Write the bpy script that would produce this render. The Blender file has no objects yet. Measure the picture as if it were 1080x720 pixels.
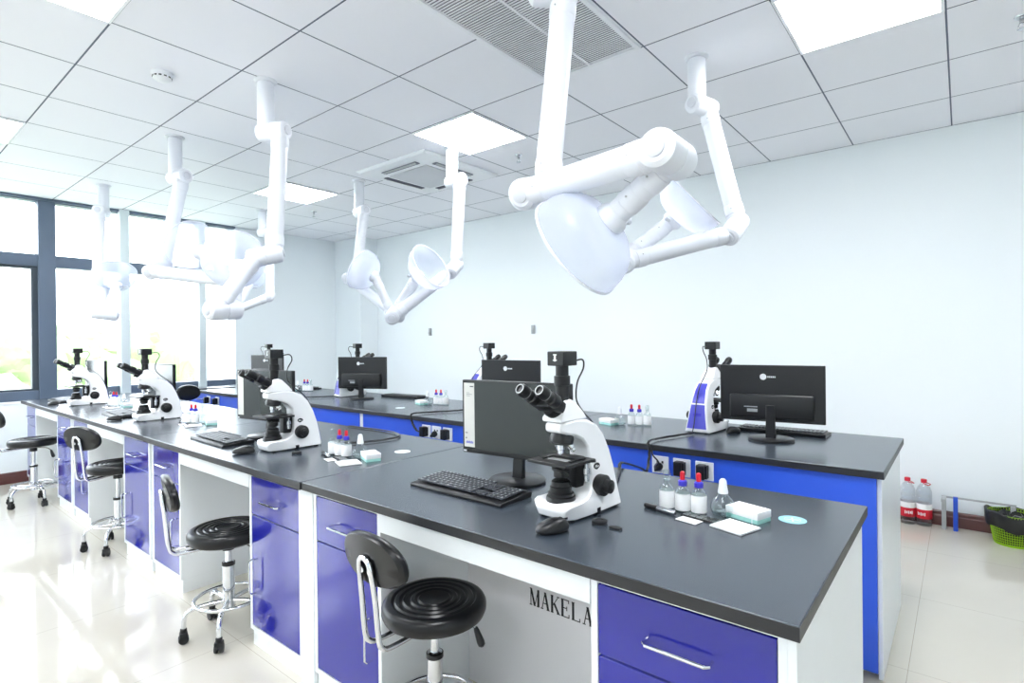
import bpy, bmesh, math, random
from mathutils import Vector, Matrix
random.seed(7)
S = bpy.context.scene
COL = S.collection
PI = math.pi
V = Vector

# ------------------------------------------------------------------ materials
def lin(c):
    return tuple(((x/255)/12.92 if x/255 <= .04045 else ((x/255+.055)/1.055)**2.4) for x in c) + (1,)
MATS = {}
def mat(name, rgb, rough=.5, metal=0, spec=.5, coat=0, trans=0, noise=.04, nscale=30, alpha=1, bump=0):
    m = bpy.data.materials.new(name); m.use_nodes = True
    nt = m.node_tree; b = nt.nodes['Principled BSDF']
    b.inputs['Base Color'].default_value = lin(rgb)
    b.inputs['Roughness'].default_value = rough
    b.inputs['Metallic'].default_value = metal
    b.inputs['Specular IOR Level'].default_value = spec
    b.inputs['Coat Weight'].default_value = coat
    b.inputs['Coat Roughness'].default_value = .08
    b.inputs['Transmission Weight'].default_value = trans
    b.inputs['Alpha'].default_value = alpha
    tc = nt.nodes.new('ShaderNodeTexCoord'); nz = nt.nodes.new('ShaderNodeTexNoise')
    nz.inputs['Scale'].default_value = nscale; nz.inputs['Detail'].default_value = 3
    nt.links.new(tc.outputs['Object'], nz.inputs['Vector'])
    mr = nt.nodes.new('ShaderNodeMapRange')
    mr.inputs['To Min'].default_value = max(0, rough*(1-noise*3)); mr.inputs['To Max'].default_value = min(1, rough*(1+noise*3))
    nt.links.new(nz.outputs['Fac'], mr.inputs['Value'])
    nt.links.new(mr.outputs['Result'], b.inputs['Roughness'])
    if bump:
        bp = nt.nodes.new('ShaderNodeBump'); bp.inputs['Strength'].default_value = bump; bp.inputs['Distance'].default_value = .002
        nt.links.new(nz.outputs['Fac'], bp.inputs['Height']); nt.links.new(bp.outputs['Normal'], b.inputs['Normal'])
    MATS[name] = m
    return m
def emis(name, rgb, st):
    m = bpy.data.materials.new(name); m.use_nodes = True; nt = m.node_tree
    nt.nodes.clear(); e = nt.nodes.new('ShaderNodeEmission'); o = nt.nodes.new('ShaderNodeOutputMaterial')
    e.inputs['Color'].default_value = lin(rgb); e.inputs['Strength'].default_value = st
    nt.links.new(e.outputs[0], o.inputs[0]); MATS[name] = m; return m
WHITE = mat('white_powder_coat', (238,241,245), .32)
CABW = mat('white_cabinet_board', (236,240,243), .3)
PANELG = mat('pale_grey_board', (222,222,226), .45)
BLUED = mat('royal_blue_laminate', (30,34,146), .12, spec=.5, coat=.35, noise=.02)
BLUEP = mat('bright_blue_panel', (52,96,222), .3)
TOP = mat('black_resin_worktop', (58,66,76), .25, spec=.9, noise=.004)
TOPSHADE = mat('worktop_edge_shade', (33,34,38), .4)  # worktop colour darkened for sides that face away from the ceiling light
BLACK = mat('black_plastic', (16,17,20), .35)
BLACKM = mat('matt_black_plastic', (20,21,24), .5)
GREYK = mat('dark_grey_keycap', (62,65,72), .42)
VINYL = mat('black_vinyl', (15,16,19), .3, spec=.4, noise=.005)
CHROME = mat('chrome', (222,224,228), .1, metal=1)
STEEL = mat('brushed_steel', (200,203,207), .25, metal=1)
MICW = mat('microscope_white_enamel', (243,244,246), .22, coat=.3)
MICB = mat('microscope_blue_panel', (70,72,190), .3)
SCR = mat('dark_screen', (40,46,46), .14)
SCRSTRIP = mat('pale_software_panel', (205,205,200), .3)
RED = mat('red_rubber', (214,28,48), .35)
REDL = mat('red_label', (205,24,48), .4)
BLUEC = mat('blue_plastic_collar', (58,52,190), .4)
PAPER = mat('white_paper', (246,247,248), .6)
MINT = mat('mint_card', (170,228,220), .5)
STICK = mat('pale_blue_sticker', (150,208,226), .45)
STICKW = mat('white_sticker_print', (236,246,250), .45)
ARMW = mat('white_extraction_tube', (226,229,236), .3)
ARMG = mat('pale_grey_joint', (204,207,215), .35)
BROWN = mat('brown_skirting', (92,52,50), .3)
FRAME = mat('slate_window_frame', (92,106,126), .4)
FRAMED = mat('dark_window_gasket', (58,68,78), .5)
POSTM = mat('pale_post', (225,234,236), .5)
GREEN = mat('lime_green_plastic', (150,196,30), .4)
BAG = mat('black_bin_bag', (20,22,22), .3, bump=.5, nscale=40)
SOCK = mat('white_socket_plastic', (240,243,246), .35)
GREYM = mat('grey_metal', (168,172,174), .45)
BLUEM = mat('blue_metal', (30,78,196), .4)
GRILL = mat('white_grille', (236,238,243), .4)
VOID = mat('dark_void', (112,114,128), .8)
ASH = mat('ash_grey_plastic', (202,205,210), .4)
INK = mat('black_ink', (26,26,32), .6)
WINK = mat('white_ink', (235,238,240), .5)
LEAF = mat('pale_green_foliage', (118,140,92), .8, noise=.1)
BARK = mat('tree_bark', (96,82,66), .9)
GRND = mat('pale_ground', (180,186,170), .9)

def glass(name, tint, w=.25, rough=.03):
    m = bpy.data.materials.new(name); m.use_nodes = True; nt = m.node_tree; nt.nodes.clear()
    o = nt.nodes.new('ShaderNodeOutputMaterial'); t = nt.nodes.new('ShaderNodeBsdfTransparent'); g = nt.nodes.new('ShaderNodeBsdfGlossy')
    t.inputs['Color'].default_value = lin(tint); g.inputs['Roughness'].default_value = rough
    mx = nt.nodes.new('ShaderNodeMixShader'); lw = nt.nodes.new('ShaderNodeLayerWeight'); lw.inputs['Blend'].default_value = w
    mr = nt.nodes.new('ShaderNodeMapRange'); mr.inputs['To Min'].default_value = .03; mr.inputs['To Max'].default_value = .8
    nt.links.new(lw.outputs['Facing'], mr.inputs['Value']); nt.links.new(mr.outputs['Result'], mx.inputs['Fac'])
    nt.links.new(t.outputs[0], mx.inputs[1]); nt.links.new(g.outputs[0], mx.inputs[2]); nt.links.new(mx.outputs[0], o.inputs[0])
    MATS[name] = m; return m
PANE = glass('window_glass', (250,253,255), .1)
GLASS = glass('clear_bottle_glass', (246,251,251), .22)
PET = glass('clear_plastic', (248,250,252), .2, .1)
# frosted dome: part see-through, part milky
DOME = bpy.data.materials.new('milky_clear_acrylic'); DOME.use_nodes = True
nt = DOME.node_tree; b = nt.nodes['Principled BSDF']; b.inputs['Base Color'].default_value = lin((222,227,240)); b.inputs['Roughness'].default_value = .15
o = nt.nodes['Material Output']; t = nt.nodes.new('ShaderNodeBsdfTransparent'); mx = nt.nodes.new('ShaderNodeMixShader'); tl = nt.nodes.new('ShaderNodeBsdfTranslucent'); m2 = nt.nodes.new('ShaderNodeMixShader')
lw = nt.nodes.new('ShaderNodeLayerWeight'); lw.inputs['Blend'].default_value = .35
mr = nt.nodes.new('ShaderNodeMapRange'); mr.inputs['To Min'].default_value = .34; mr.inputs['To Max'].default_value = .8
tl.inputs['Color'].default_value = lin((222,227,240)); m2.inputs['Fac'].default_value = .4
nt.links.new(lw.outputs['Facing'], mr.inputs['Value']); nt.links.new(mr.outputs['Result'], mx.inputs['Fac'])
nt.links.new(b.outputs[0], m2.inputs[1]); nt.links.new(tl.outputs[0], m2.inputs[2])
nt.links.new(t.outputs[0], mx.inputs[1]); nt.links.new(m2.outputs[0], mx.inputs[2]); nt.links.new(mx.outputs[0], o.inputs[0])

LIGHTP = emis('led_panel', (250,252,255), 16)

# ceiling tiles (0.6 m grid with thin shadow gaps)
GX0, GY0 = -3.051, .817
CEIL = mat('ceiling_tile', (243,244,250), .7)
nt = CEIL.node_tree; b = nt.nodes['Principled BSDF']
tc = nt.nodes.new('ShaderNodeTexCoord'); sp = nt.nodes.new('ShaderNodeSeparateXYZ'); nt.links.new(tc.outputs['Object'], sp.inputs[0])
def grid_line(sock, off, period, w):
    a = nt.nodes.new('ShaderNodeMath'); a.operation = 'SUBTRACT'; nt.links.new(sock, a.inputs[0]); a.inputs[1].default_value = off - 60
    a2 = nt.nodes.new('ShaderNodeMath'); a2.operation = 'MODULO'; nt.links.new(a.outputs[0], a2.inputs[0]); a2.inputs[1].default_value = period
    a3 = nt.nodes.new('ShaderNodeMath'); a3.operation = 'PINGPONG'; nt.links.new(a2.outputs[0], a3.inputs[0]); a3.inputs[1].default_value = period/2
    a4 = nt.nodes.new('ShaderNodeMath'); a4.operation = 'LESS_THAN'; nt.links.new(a3.outputs[0], a4.inputs[0]); a4.inputs[1].default_value = w
    return a4.outputs[0]
lx = grid_line(sp.outputs['X'], GX0, .6, .0042); ly = grid_line(sp.outputs['Y'], GY0, .6, .0042)
mxx = nt.nodes.new('ShaderNodeMath'); mxx.operation = 'MAXIMUM'; nt.links.new(lx, mxx.inputs[0]); nt.links.new(ly, mxx.inputs[1])
mc = nt.nodes.new('ShaderNodeMix'); mc.data_type = 'RGBA'; mc.inputs['A'].default_value = lin((243,244,250)); mc.inputs['B'].default_value = lin((96,104,122))
nt.links.new(mxx.outputs[0], mc.inputs['Factor']); nt.links.new(mc.outputs['Result'], b.inputs['Base Color'])

WALLM = mat('painted_wall', (238,244,247), .6, noise=.03, nscale=8)
# glossy floor tiles 0.8 m
FLOOR = mat('polished_floor_tile', (206,200,188), .06, spec=.9)
nt = FLOOR.node_tree; b = nt.nodes['Principled BSDF']
tc = nt.nodes.new('ShaderNodeTexCoord'); sp = nt.nodes.new('ShaderNodeSeparateXYZ'); nt.links.new(tc.outputs['Object'], sp.inputs[0])
lx = grid_line(sp.outputs['X'], -.18, .8, .0012); ly = grid_line(sp.outputs['Y'], .35, .8, .0012)
mxx = nt.nodes.new('ShaderNodeMath'); mxx.operation = 'MAXIMUM'; nt.links.new(lx, mxx.inputs[0]); nt.links.new(ly, mxx.inputs[1])
nz = nt.nodes.new('ShaderNodeTexNoise'); nz.inputs['Scale'].default_value = 2.2; nz.inputs['Detail'].default_value = 6
cr = nt.nodes.new('ShaderNodeMix'); cr.data_type = 'RGBA'; cr.inputs['A'].default_value = lin((198,193,180)); cr.inputs['B'].default_value = lin((210,205,194))
nt.links.new(tc.outputs['Object'], nz.inputs['Vector']); nt.links.new(nz.outputs['Fac'], cr.inputs['Factor'])
mc = nt.nodes.new('ShaderNodeMix'); mc.data_type = 'RGBA'; mc.inputs['B'].default_value = lin((168,160,146))
nt.links.new(cr.outputs['Result'], mc.inputs['A']); nt.links.new(mxx.outputs[0], mc.inputs['Factor']); nt.links.new(mc.outputs['Result'], b.inputs['Base Color'])

# ------------------------------------------------------------------ geometry helpers
def frame_to(d):
    d = V(d).normalized(); a = V((0,0,1)) if abs(d.z) < .95 else V((1,0,0))
    x = a.cross(d).normalized(); y = d.cross(x)
    return Matrix((x,y,d)).transposed()
class MB:
    def __init__(s): s.v = []; s.f = []
    def add(s, vs, fs):
        n = len(s.v); s.v += [tuple(v) for v in vs]; s.f += [[i+n for i in f] for f in fs]; return s
    def box(s, c, d, rot=None, bev=0):
        bm = bmesh.new(); bmesh.ops.create_cube(bm, size=1)
        for v in bm.verts: v.co = V((v.co.x*d[0], v.co.y*d[1], v.co.z*d[2]))
        if bev: bmesh.ops.bevel(bm, geom=bm.edges[:], offset=bev, segments=2, affect='EDGES', profile=.6)
        R = Matrix.Identity(3) if rot is None else rot
        bm.verts.index_update()
        s.add([R @ v.co + V(c) for v in bm.verts], [[v.index for v in f.verts] for f in bm.faces]); bm.free(); return s
    def b2(s, x0, x1, y0, y1, z0, z1, bev=0):
        return s.box(((x0+x1)/2,(y0+y1)/2,(z0+z1)/2), (x1-x0,y1-y0,z1-z0), None, bev)
    def lathe(s, prof, at=(0,0,0), axis=(0,0,1), n=24, close=True):
        M = frame_to(axis); vs = []; fs = []
        for r, h in prof:
            for k in range(n):
                a = 2*PI*k/n; vs.append(M @ V((r*math.cos(a), r*math.sin(a), h)) + V(at))
        m = len(prof)
        for i in range(m-1):
            for k in range(n):
                fs.append([i*n+k, i*n+(k+1)%n, (i+1)*n+(k+1)%n, (i+1)*n+k])
        if close:
            if prof[0][0] > 1e-6: fs.append([k for k in range(n)][::-1])
            if prof[-1][0] > 1e-6: fs.append([(m-1)*n+k for k in range(n)])
        return s.add(vs, fs)
    def cyl(s, p0, p1, r0, r1=None, n=20, bev=0):
        r1 = r0 if r1 is None else r1; p0 = V(p0); p1 = V(p1); L = (p1-p0).length
        if bev: pr = [(r0-bev,0),(r0,bev),(r1,L-bev),(r1-bev,L)]
        else: pr = [(r0,0),(r1,L)]
        return s.lathe(pr, p0, p1-p0, n)
    def tube(s, pts, r, n=8, closed=False):
        pts = [V(p) for p in pts]; m = len(pts); rings = []; prev = None
        for i, p in enumerate(pts):
            if closed: t = pts[(i+1)%m]-pts[i-1]
            else: t = pts[min(i+1,m-1)]-pts[max(i-1,0)]
            t.normalize()
            if prev is None:
                a = V((0,0,1)) if abs(t.z) < .9 else V((1,0,0)); x = a.cross(t).normalized()
            else:
                x = prev - t*prev.dot(t); x = x.normalized() if x.length > 1e-6 else prev
            prev = x; y = t.cross(x); rr = r[i] if isinstance(r, (list,tuple)) else r
            rings.append([p + x*rr*math.cos(2*PI*k/n) + y*rr*math.sin(2*PI*k/n) for k in range(n)])
        vs = [v for q in rings for v in q]; fs = []
        for i in range(m if closed else m-1):
            j = (i+1) % m
            for k in range(n): fs.append([i*n+k, i*n+(k+1)%n, j*n+(k+1)%n, j*n+k])
        if not closed: fs.append(list(range(n))[::-1]); fs.append([(m-1)*n+k for k in range(n)])
        return s.add(vs, fs)
    def prism(s, poly, w0, w1=None, ax='x', off=0):
        """polygon (a,z) extruded symmetrically across ax; w may be a list of half widths per vertex"""
        n = len(poly); ws = w0 if isinstance(w0, (list,tuple)) else [w0]*n
        L = [(off-w, a, z) for (a,z), w in zip(poly, ws)]; R = [(off+w, a, z) for (a,z), w in zip(poly, ws)]
        if ax == 'y': L = [(a, w, z) for w,a,z in L]; R = [(a, w, z) for w,a,z in R]
        if ax == 'z': L = [(a, z, w) for w,a,z in L]; R = [(a, z, w) for w,a,z in R]
        fs = [list(range(n)), [n+i for i in range(n)][::-1]] + [[i, n+i, n+(i+1)%n, (i+1)%n][::-1] for i in range(n)]
        return s.add(L+R, fs)
    def sphere(s, c, r, n=16, sc=(1,1,1)):
        m = n//2; vs = []; fs = []
        for i in range(1, m):
            t = PI*i/m
            for k in range(n): vs.append((c[0]+r*sc[0]*math.sin(t)*math.cos(2*PI*k/n), c[1]+r*sc[1]*math.sin(t)*math.sin(2*PI*k/n), c[2]+r*sc[2]*math.cos(t)))
        vs += [(c[0],c[1],c[2]+r*sc[2]), (c[0],c[1],c[2]-r*sc[2])]
        for i in range(m-2):
            for k in range(n): fs.append([i*n+k, (i+1)*n+k, (i+1)*n+(k+1)%n, i*n+(k+1)%n])
        T = len(vs)-2
        for k in range(n): fs.append([T, k, (k+1)%n]); fs.append([T+1, (m-2)*n+(k+1)%n, (m-2)*n+k])
        return s.add(vs, fs)
    def obj(s, name, m, parent=None, smooth=True, bev=0, subd=0, label=None):
        me = bpy.data.meshes.new(name); me.from_pydata(s.v, [], s.f); me.validate()
        bm = bmesh.new(); bm.from_mesh(me); bmesh.ops.recalc_face_normals(bm, faces=bm.faces[:]); bm.to_mesh(me); bm.free()
        me.materials.append(m)
        if smooth:
            for p in me.polygons: p.use_smooth = True
            me.set_sharp_from_angle(angle=math.radians(38))
        o = bpy.data.objects.new(name, me); COL.objects.link(o)
        if parent: o.parent = parent
        if bev:
            q = o.modifiers.new('bevel', 'BEVEL'); q.width = bev; q.segments = 2; q.limit_method = 'ANGLE'; q.angle_limit = math.radians(35)
        if subd:
            q = o.modifiers.new('subd', 'SUBSURF'); q.levels = subd; q.render_levels = subd
        if label: o['label'] = label
        return o
def spline(ps, n=8):
    ps = [V(p) for p in ps]; out = []
    q = [ps[0]*2-ps[1]] + ps + [ps[-1]*2-ps[-2]]
    for i in range(1, len(q)-2):
        for k in range(n):
            t = k/n; a,b_,c,d = q[i-1],q[i],q[i+1],q[i+2]
            out.append(.5*((2*b_)+(c-a)*t+(2*a-5*b_+4*c-d)*t*t+(3*b_-a-3*c+d)*t**3))
    return out + [ps[-1]]
def thing(name, label, cat, loc=(0,0,0), rz=0, group=None):
    o = bpy.data.objects.new(name, None); COL.objects.link(o); o.location = loc; o.rotation_euler = (0,0,rz)
    o.empty_display_size = .05
    o['label'] = label; o['category'] = cat
    if group: o['group'] = group
    return o
def tag(o, label, cat, group=None, loc=None, rz=None):
    o['label'] = label; o['category'] = cat
    if group: o['group'] = group
    if loc is not None: o.location = loc
    if rz is not None: o.rotation_euler = (0,0,rz)
    return o
def dup(root, label, loc, rz=None, group=None):
    r = root.copy(); COL.objects.link(r); r.location = loc; r['label'] = label
    if rz is not None: r.rotation_euler = (0,0,rz)
    if group: r['group'] = group
    for ch in list(root.children):
        c = ch.copy(); COL.objects.link(c); c.parent = r
        for g in list(ch.children):
            d = g.copy(); COL.objects.link(d); d.parent = c
    return r
def struct(o): o['kind'] = 'structure'; return o

# ------------------------------------------------------------------ room shell
H = 2.85; WX = -7.25; BY = 5.02; EX = 2.6; FY = -3.0
struct(MB().b2(WX-.2, EX+.2, FY-.2, BY+.2, -.12, 0).obj('floor', FLOOR, smooth=False))
struct(MB().b2(WX-.3, EX+.2, FY-.2, BY+.2, H, H+.1).obj('ceiling', CEIL, smooth=False))
struct(MB().b2(WX-.2, EX+.2, BY, BY+.2, 0, H).obj('wall_back', WALLM, smooth=False))
struct(MB().b2(EX, EX+.2, FY, BY, 0, H).obj('wall_right', WALLM, smooth=False))
struct(MB().b2(WX-.2, EX+.2, FY-.2, FY, 0, H).obj('wall_front', WALLM, smooth=False))
WY0, WY1 = -2.6, 3.25
struct(MB().b2(WX-.2, WX, FY, WY1, 0, .80).b2(WX-.2, WX, WY1, BY, 0, H).b2(WX-.2, WX, FY, WY0, .80, H).obj('wall_left', WALLM, smooth=False))
struct(MB().b2(WX, WX+.62, 4.72, BY, 0, H).obj('trim_1', WALLM, smooth=False))
# skirting with a moulded top edge
def skirt(p, L, ax, name):
    prof = [(0,0),(.014,0),(.014,.07),(.010,.078),(.010,.098),(.004,.108),(0,.108)]
    m = MB()
    n = len(prof)
    if ax == 'x': vs = [(p[0], p[1]-a, z) for a,z in prof] + [(p[0]+L, p[1]-a, z) for a,z in prof]
    else: vs = [(p[0]+a, p[1], z) for a,z in prof] + [(p[0]+a, p[1]+L, z) for a,z in prof]
    m.add(vs, [list(range(n)), [n+i for i in range(n)]] + [[i,(i+1)%n,n+(i+1)%n,n+i] for i in range(n)])
    return struct(m.obj(name, BROWN, smooth=False))
skirt((WX+.62, BY), EX-WX-.62, 'x', 'baseboard_back'); skirt((WX, FY), 4.72-FY, 'y', 'baseboard_left')

# windows: slate frame, bays, transom, glass
def window(n, y0, y1, casement=False):
    z0, z1 = .80, H
    fr = MB()
    xa, xb = WX-.12, WX-.005
    fr.b2(xa, xb, y0, y1, z0, z0+.095, .004)
    fr.b2(xa, xb, y0, y1, 2.815, z1, .004)
    fr.b2(xa, xb, y0, y1, 2.155, 2.275, .004)
    o = struct(fr.obj('window_%d' % n, FRAME))
    g = struct(MB().b2(WX-.075, WX-.069, y0, y1, z0+.09, 2.16).b2(WX-.075, WX-.069, y0, y1, 2.27, 2.82).obj('glass_pane', PANE, o, smooth=False))
    if casement:
        c = MB(); a, b_ = y0, y1
        c.b2(xa+.01, xb-.03, a, b_, .895, .915).b2(xa+.01, xb-.03, a, b_, 2.13, 2.155).b2(xa+.01, xb-.03, b_-.05, b_, .915, 2.13).b2(xa+.01, xb-.03, a, a+.05, .915, 2.13)
        c.obj('casement_frame', FRAMED, o)
    return o
bays = [(-2.6,-1.55,0),(-1.41,-.12,1),(.02,1.30,1),(1.44,1.99,0),(2.08,2.80,0),(2.88,3.25,0)]
for i, (a, b_, c) in enumerate(bays): window(i+1, a, b_, c)
struct(MB().b2(WX-.14, WX+.01, 1.30, 1.44, .80, H, .004).obj('trim_2', FRAME))
struct(MB().b2(WX-.14, WX+.01, -.12, .02, .80, H, .004).obj('trim_3', FRAME))
struct(MB().b2(WX-.14, WX+.01, -1.55, -1.41, .80, H, .004).obj('trim_4', FRAME))
struct(MB().b2(WX-.1, WX+.05, 1.99, 2.08, .80, H, .003).obj('trim_5', POSTM))
struct(MB().b2(WX-.1, WX+.05, 2.80, 2.88, .80, H, .003).obj('trim_6', POSTM))
struct(MB().b2(WX, WX+.03, WY0, WY1, H-.025, H-.003).obj('trim_7', FRAME))
struct(MB().b2(WX-.14, WX+.012, WY0, WY1, .775, .80, .003).obj('trim_8', WHITE))

# outside: pale ground and a few trees, washed out by the daylight
struct(MB().b2(-120, -8.5, -80, 80, -6.2, -6).obj('ground', GRND, smooth=False))
def tree(x, y, h, r, label, seed):
    rnd = random.Random(seed); t = thing('tree', label, 'tree', (x,y,-6), 0, 'trees outside the window')
    MB().tube([(0,0,0),(.1,.05,h*.4),(0,.1,h*.8)], [.3,.22,.1], 10).obj('trunk', BARK, t)
    m = MB()
    for k in range(26):
        a = rnd.uniform(0, 2*PI); q = rnd.uniform(0, 1)**.5*r*.75; z = h*.45 + rnd.uniform(0, 1)*h*.55
        rr = r*rnd.uniform(.28,.5)*(1.15-abs((z/h)-.72))
        bm = bmesh.new(); bmesh.ops.create_icosphere(bm, subdivisions=3, radius=rr)
        for v in bm.verts: v.co *= 1+rnd.uniform(-.13,.13)
        bm.verts.index_update()
        m.add([v.co+V((q*math.cos(a),q*math.sin(a),z)) for v in bm.verts], [[v.index for v in f.verts] for f in bm.faces]); bm.free()
    m.obj('foliage', LEAF, t)
tl = [(-24,1,6.6,3,'broad leafy tree nearest the left window pane'),(-30,5.5,7.2,3.4,'taller leafy tree beyond the slate window post'),(-34,-3,7.6,3.6,'tall leafy tree at the left edge of the window view'),
      (-38,10.5,7.4,3.8,'leafy tree seen through the right window panes'),(-45,3,8.4,4,'distant tree crown behind the nearer trees outside')]
for i, a in enumerate(tl): tree(*a, 30+i)

# ------------------------------------------------------------------ ceiling fittings
LP = [(0,-1,'bright square ceiling light panel cut by the top left edge of the photo'),(0,3,'bright square ceiling light panel above the ceiling air conditioner'),
      (4,3,'largest bright ceiling light panel, at the top right beside the right wall tiles'),(-4,3,'small far ceiling light panel behind the second hanging arm'),
      (-4,-1,'bright ceiling light panel at the far left edge above the window'),(4,-1,'added fill light panel above and behind the camera, out of view'),(4,-5,'added fill light panel at the unseen rear of the room, right'),(0,-5,'added fill light panel at the unseen rear of the room, middle'),(-4,-5,'added fill light panel at the unseen rear of the room, by the window')]  # rear and overhead panels are unseen, added along the grid to fill the room
lp0 = None
for (i, j, lb) in LP:
    x = GX0+.6*i+.3; y = GY0+.6*j+.3
    if lp0 is None:
        lp0 = thing('ceiling_light', lb, 'ceiling light', (x,y,H), 0, 'square ceiling light panels')
        f = MB()
        for s_ in (-1,1): f.b2(-.297,.297, s_*.29-.007, s_*.29+.007, -.012, 0, .001).b2(s_*.29-.007, s_*.29+.007, -.283,.283, -.012, 0, .001)
        f.obj('light_frame', WHITE, lp0)
        MB().b2(-.283,.283,-.283,.283,-.008,-.001).obj('diffuser', LIGHTP, lp0, smooth=False)
    else: dup(lp0, lb, (x,y,H))
# return air grille 0.6 x 1.2 : slats run along x
gx0, gx1 = GX0+1.2+.01, GX0+1.8-.01; gy0, gy1 = GY0+.6+.01, GY0+1.8-.01
g = thing('air_grille', 'long slatted white air grille in the ceiling behind the nearest arm', 'air vent', ((gx0+gx1)/2,(gy0+gy1)/2,H))
hx, hy = (gx1-gx0)/2, (gy1-gy0)/2
m = MB()
for s_ in (-1,1): m.b2(-hx,hx, s_*(hy-.012)-.012, s_*(hy-.012)+.012, -.014, 0, .002).b2(s_*(hx-.012)-.012, s_*(hx-.012)+.012, -hy+.024,hy-.024, -.014,0,.002)
m.obj('grille_frame', GRILL, g)
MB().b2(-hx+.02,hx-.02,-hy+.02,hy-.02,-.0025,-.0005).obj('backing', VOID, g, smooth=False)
m = MB(); k = -hy+.036
while k < hy-.03:
    m.box((0,k,-.008), (2*hx-.05,.0105,.003), Matrix.Rotation(.3,3,'X')); k += .0165
m.b2(-.006,.006,-hy+.024,hy-.024,-.0135,-.0095)
m.obj('slats', GRILL, g, smooth=False)
# cassette air conditioner
ac = thing('ceiling_air_conditioner', 'white square ceiling cassette air conditioner with dark outlet slots', 'air conditioner', (-3.66,3.33,H))
MB().prism([(-.42,-.42),(.42,-.42),(.42,.42),(-.42,.42)], [.0]*4, ax='z', off=0)
m = MB(); m.lathe([(.62,0),(.62,.012),(.60,.026),(.36,.036)], (0,0,0), (0,0,-1), 4)
R45 = Matrix.Rotation(PI/4,3,'Z'); m.v = [tuple(R45 @ V(v)) for v in m.v]
m.obj('panel', WHITE, ac, bev=.004)
m = MB(); m.lathe([(.34,0),(.34,.008),(.32,.014)], (0,0,-.036), (0,0,-1), 4); m.v = [tuple(R45 @ V(v)) for v in m.v]
m.obj('intake_grille', ASH, ac, bev=.003)
for k in range(4):
    Rk = Matrix.Rotation(k*PI/2,3,'Z')
    m = MB(); m.box(Rk @ V((0,.315,-.0355)), (.44,.05,.006), Rk)
    m.obj('outlet_slot', VOID, ac, smooth=False)
    m = MB(); m.box(Rk @ V((0,.328,-.041)), (.42,.022,.003), Rk @ Matrix.Rotation(.5,3,'X')); m.obj('louvre', GREYM, ac)
# detector, sprinklers
d = thing('smoke_detector', 'round white smoke detector with dark slots on the left ceiling tiles', 'smoke detector', (-3.41,1.148,H))
MB().lathe([(.055,0),(.055,.012),(.046,.02),(.046,.034),(.03,.044),(0.0001,.046)], (0,0,0), (0,0,-1), 28).obj('body', WHITE, d)
m = MB()
for k in range(12):
    a = k*PI/6; m.box((.0455*math.cos(a),.0455*math.sin(a),-.027), (.004,.014,.007), Matrix.Rotation(a,3,'Z'))
m.obj('sensor_slots', BLACK, d)
sp0 = None
for (x,y,lb) in [(-2.758,3.484,'small ceiling sprinkler right of the air conditioner'),(-5.736,3.465,'small far ceiling sprinkler below the far light panel'),(.224,3.519,'ceiling sprinkler at the top right edge of the photo')]:
    if sp0 is None:
        sp0 = thing('sprinkler', lb, 'sprinkler', (x,y,H), 0, 'ceiling sprinklers')
        MB().lathe([(.03,0),(.028,.006),(.01,.008),(.01,.03),(.006,.034)], (0,0,0), (0,0,-1), 16).obj('escutcheon', STEEL, sp0)
        MB().tube([(.008,0,-.03),(.014,0,-.045),(.004,0,-.058)], .002, 6).tube([(-.008,0,-.03),(-.014,0,-.045),(-.004,0,-.058)], .002, 6).lathe([(.018,0),(.018,.003),(.001,.003)], (0,0,-.058),(0,0,-1),12).obj('deflector', STEEL, sp0)
    else: dup(sp0, lb, (x,y,H))

# ------------------------------------------------------------------ benches
ZT1, ZT2 = .82, .835
BX = [-.237, -1.98, -3.70, -5.42, -7.10]        # worktop joints along both benches
SIDE = {0:'nearest', 1:'second', 2:'third', 3:'farthest'}
def worktop(x0, x1, y0, y1, zt, label, group):
    o = MB().b2(x0+.002, x1-.002, y0+.001, y1-.001, zt-.029, zt).obj('worktop', TOP, bev=.002)
    tag(o, label, 'worktop', group)
    MB().b2(x0+.001, x1-.001, y0, y0+.003, zt-.030, zt-.002).b2(x0+.001, x1-.001, y1-.003, y1, zt-.030, zt-.002).b2(x0+.001, x0+.004, y0+.003, y1-.003, zt-.030, zt-.002).b2(x1-.004, x1-.001, y0+.003, y1-.003, zt-.030, zt-.002).obj('shaded_edge_strips', TOPSHADE, o, smooth=False)  # shade of the slab's sides put into the colour of thin strips
    return o
for i in range(4):
    dy = -.006 if i == 1 else 0
    worktop(BX[i+1], BX[i], 1.13+dy, 2.075, ZT1, 'dark grey worktop section of the front bench, %s to the camera' % SIDE[i] if i else 'dark grey worktop section of the front bench, nearest, with a blue round sticker', 'front bench worktops')
    worktop(BX[i+1]+.04*(i==3), BX[i], 2.555, 3.47, ZT2, 'dark grey worktop section of the rear bench, %s from the right' % ['first','second','third','fourth'][i], 'rear bench worktops')

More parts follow.
